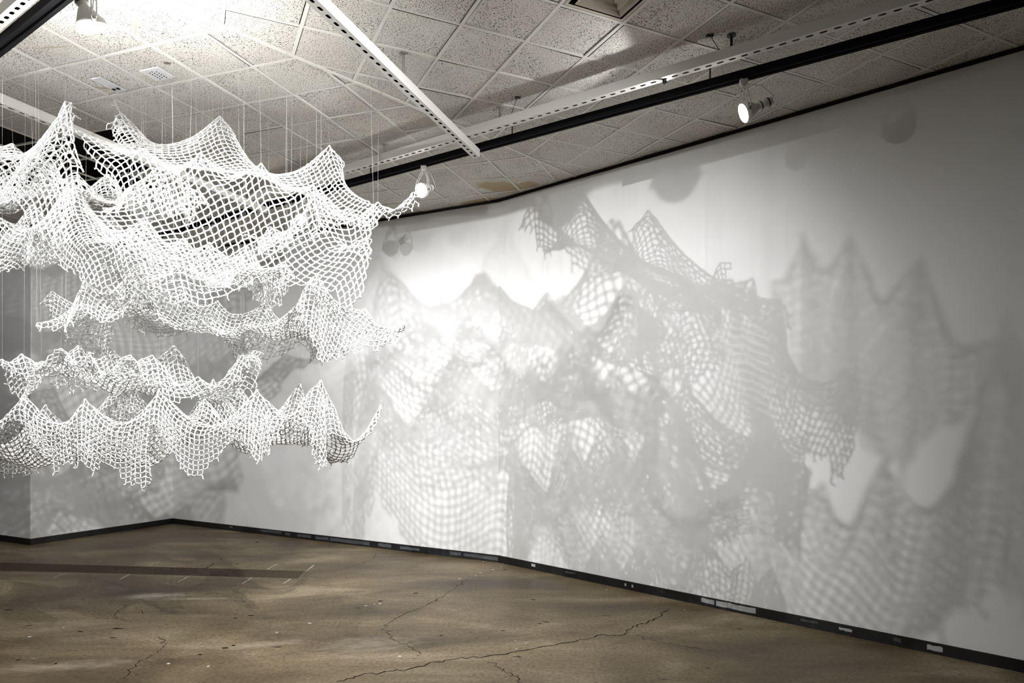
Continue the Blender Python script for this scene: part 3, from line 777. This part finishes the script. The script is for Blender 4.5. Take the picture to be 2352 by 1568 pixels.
mb = MB(); q = on_line(1525, p0, d)-n1*0.0; q.z = ZC1-.012
for k in range(6):
    mb.tube([q+Vector((R.uniform(-.012,.012), R.uniform(-.012,.012), .013)), q+Vector((R.uniform(-.02,.02), R.uniform(-.02,.02), -.012)), q+Vector((R.uniform(-.02,.02), R.uniform(-.02,.02), R.uniform(-.02,.0)))], .003, 6)
mb.build('cable_clip', M['black'], c1)
# ---------------------------------------------------------------- nets
def cord_mesh(name, x, E, held, rng, r, parent, org, nside=4, fray=True):
    n0 = len(x)
    x = x-org
    if fray:
        deg = np.bincount(E.ravel(), minlength=n0)
        ed = np.where((deg < 4) & (rng.random(n0) < .55))[0]
        tip = x[ed]+rng.normal(0, .012, (len(ed), 3))+np.array([0,0,-.012])
        E = np.concatenate([E, np.stack([ed, n0+np.arange(len(ed))], 1)]); x = np.concatenate([x, tip])
    a, b = x[E[:,0]], x[E[:,1]]
    d = b-a; l = np.linalg.norm(d, axis=1, keepdims=True)+1e-9; t = d/l
    ref = np.where(np.abs(t[:,2:3]) < .9, np.array([[0,0,1.]]), np.array([[1.,0,0]]))
    p = np.cross(t, ref); p /= np.linalg.norm(p, axis=1, keepdims=True); q = np.cross(t, p)
    m = len(E)
    mid = (a+b)/2+rng.normal(0, .0022, (m,3))+np.array([0,0,-1.])*np.clip(.0385-l,0,.02)*.25
    rings = []
    jit = 1+rng.normal(0, .12, (m,1))
    for c, rr in ((a+d*.12, r*1.45), (mid, r*jit), (b-d*.12, r*1.45)):
        for k in range(nside):
            w = 2*math.pi*k/nside; rings.append(c+(p*math.cos(w)+q*math.sin(w))*rr)
    V = np.concatenate([x, np.stack(rings, 1).reshape(-1,3)])
    base = len(x)+np.arange(m)[:,None]*(3*nside)
    quads = []; tris = []
    for s in (0, 1):
        for k in range(nside):
            k2 = (k+1) % nside
            quads.append(np.concatenate([base+s*nside+k, base+s*nside+k2, base+(s+1)*nside+k2, base+(s+1)*nside+k], 1))
    for k in range(nside):
        k2 = (k+1) % nside
        tris.append(np.concatenate([E[:,:1], base+k2, base+k], 1)); tris.append(np.concatenate([E[:,1:], base+2*nside+k, base+2*nside+k2], 1))
    Q = np.concatenate(quads); T = np.concatenate(tris)
    me = bpy.data.meshes.new(name)
    me.vertices.add(len(V)); me.vertices.foreach_set('co', V.ravel().astype(np.float32))
    nl = len(Q)*4+len(T)*3
    me.loops.add(nl); me.loops.foreach_set('vertex_index', np.concatenate([Q.ravel(), T.ravel()]).astype(np.int32))
    me.polygons.add(len(Q)+len(T))
    me.polygons.foreach_set('loop_start', np.concatenate([np.arange(len(Q))*4, len(Q)*4+np.arange(len(T))*3]).astype(np.int32))
    me.polygons.foreach_set('use_smooth', np.ones(len(Q)+len(T), bool))
    me.materials.append(M['rope']); me.update(calc_edges=True); me.validate()
    return link(bpy.data.objects.new(name, me), parent)
for key, sp in NETS.items():
    x, E, held, rng = weave(sp)
    org = np.array([x[:,0].mean(), x[:,1].mean(), x[:,2].min()])
    root = empty('hanging_net', org); tag(root, sp['label'], 'net', 'white knotted nets')
    cord_mesh('mesh_sheet', x, E, held, rng, sp.get('r', .0042), root, org)
    for i, P in held[::2]:
        if (i*7+len(x)) % 5 == 0 and sp.get('few'): continue
        mb = MB(); p = Vector(P-org); top = Vector((p.x+R.uniform(-.03,.03), p.y+R.uniform(-.03,.03), CEIL-org[2]+.002))
        mb.tube([p, top], .0005, 4); mb.build('hanging_thread', M['thread'], root)

# ---------------------------------------------------------------- camera and world
cam = bpy.data.cameras.new('camera'); cam.sensor_fit = 'HORIZONTAL'; cam.sensor_width = 36.0; cam.lens = 36.0*F/2352
cam.shift_y = (HY-784)/2352; cam.clip_start = .05; cam.clip_end = 60
co = bpy.data.objects.new('camera', cam); co.location = (0,0,EYE); co.rotation_euler = (math.pi/2,0,0); COL.objects.link(co); SC.camera = co
w = bpy.data.worlds.new('world'); SC.world = w; w.use_nodes = True
w.node_tree.nodes['Background'].inputs['Color'].default_value = (1,.93,.82,1); w.node_tree.nodes['Background'].inputs['Strength'].default_value = WORLD
SC.view_settings.view_transform = 'Standard'; SC.view_settings.look = 'None'; SC.view_settings.gamma = 1.0; SC.view_settings.use_curve_mapping = False
SC.view_settings.exposure = EXPOSURE
SC.cycles.max_bounces = 6; SC.cycles.diffuse_bounces = 3; SC.cycles.use_denoising = True
SC.cycles.sample_clamp_indirect = 6.0
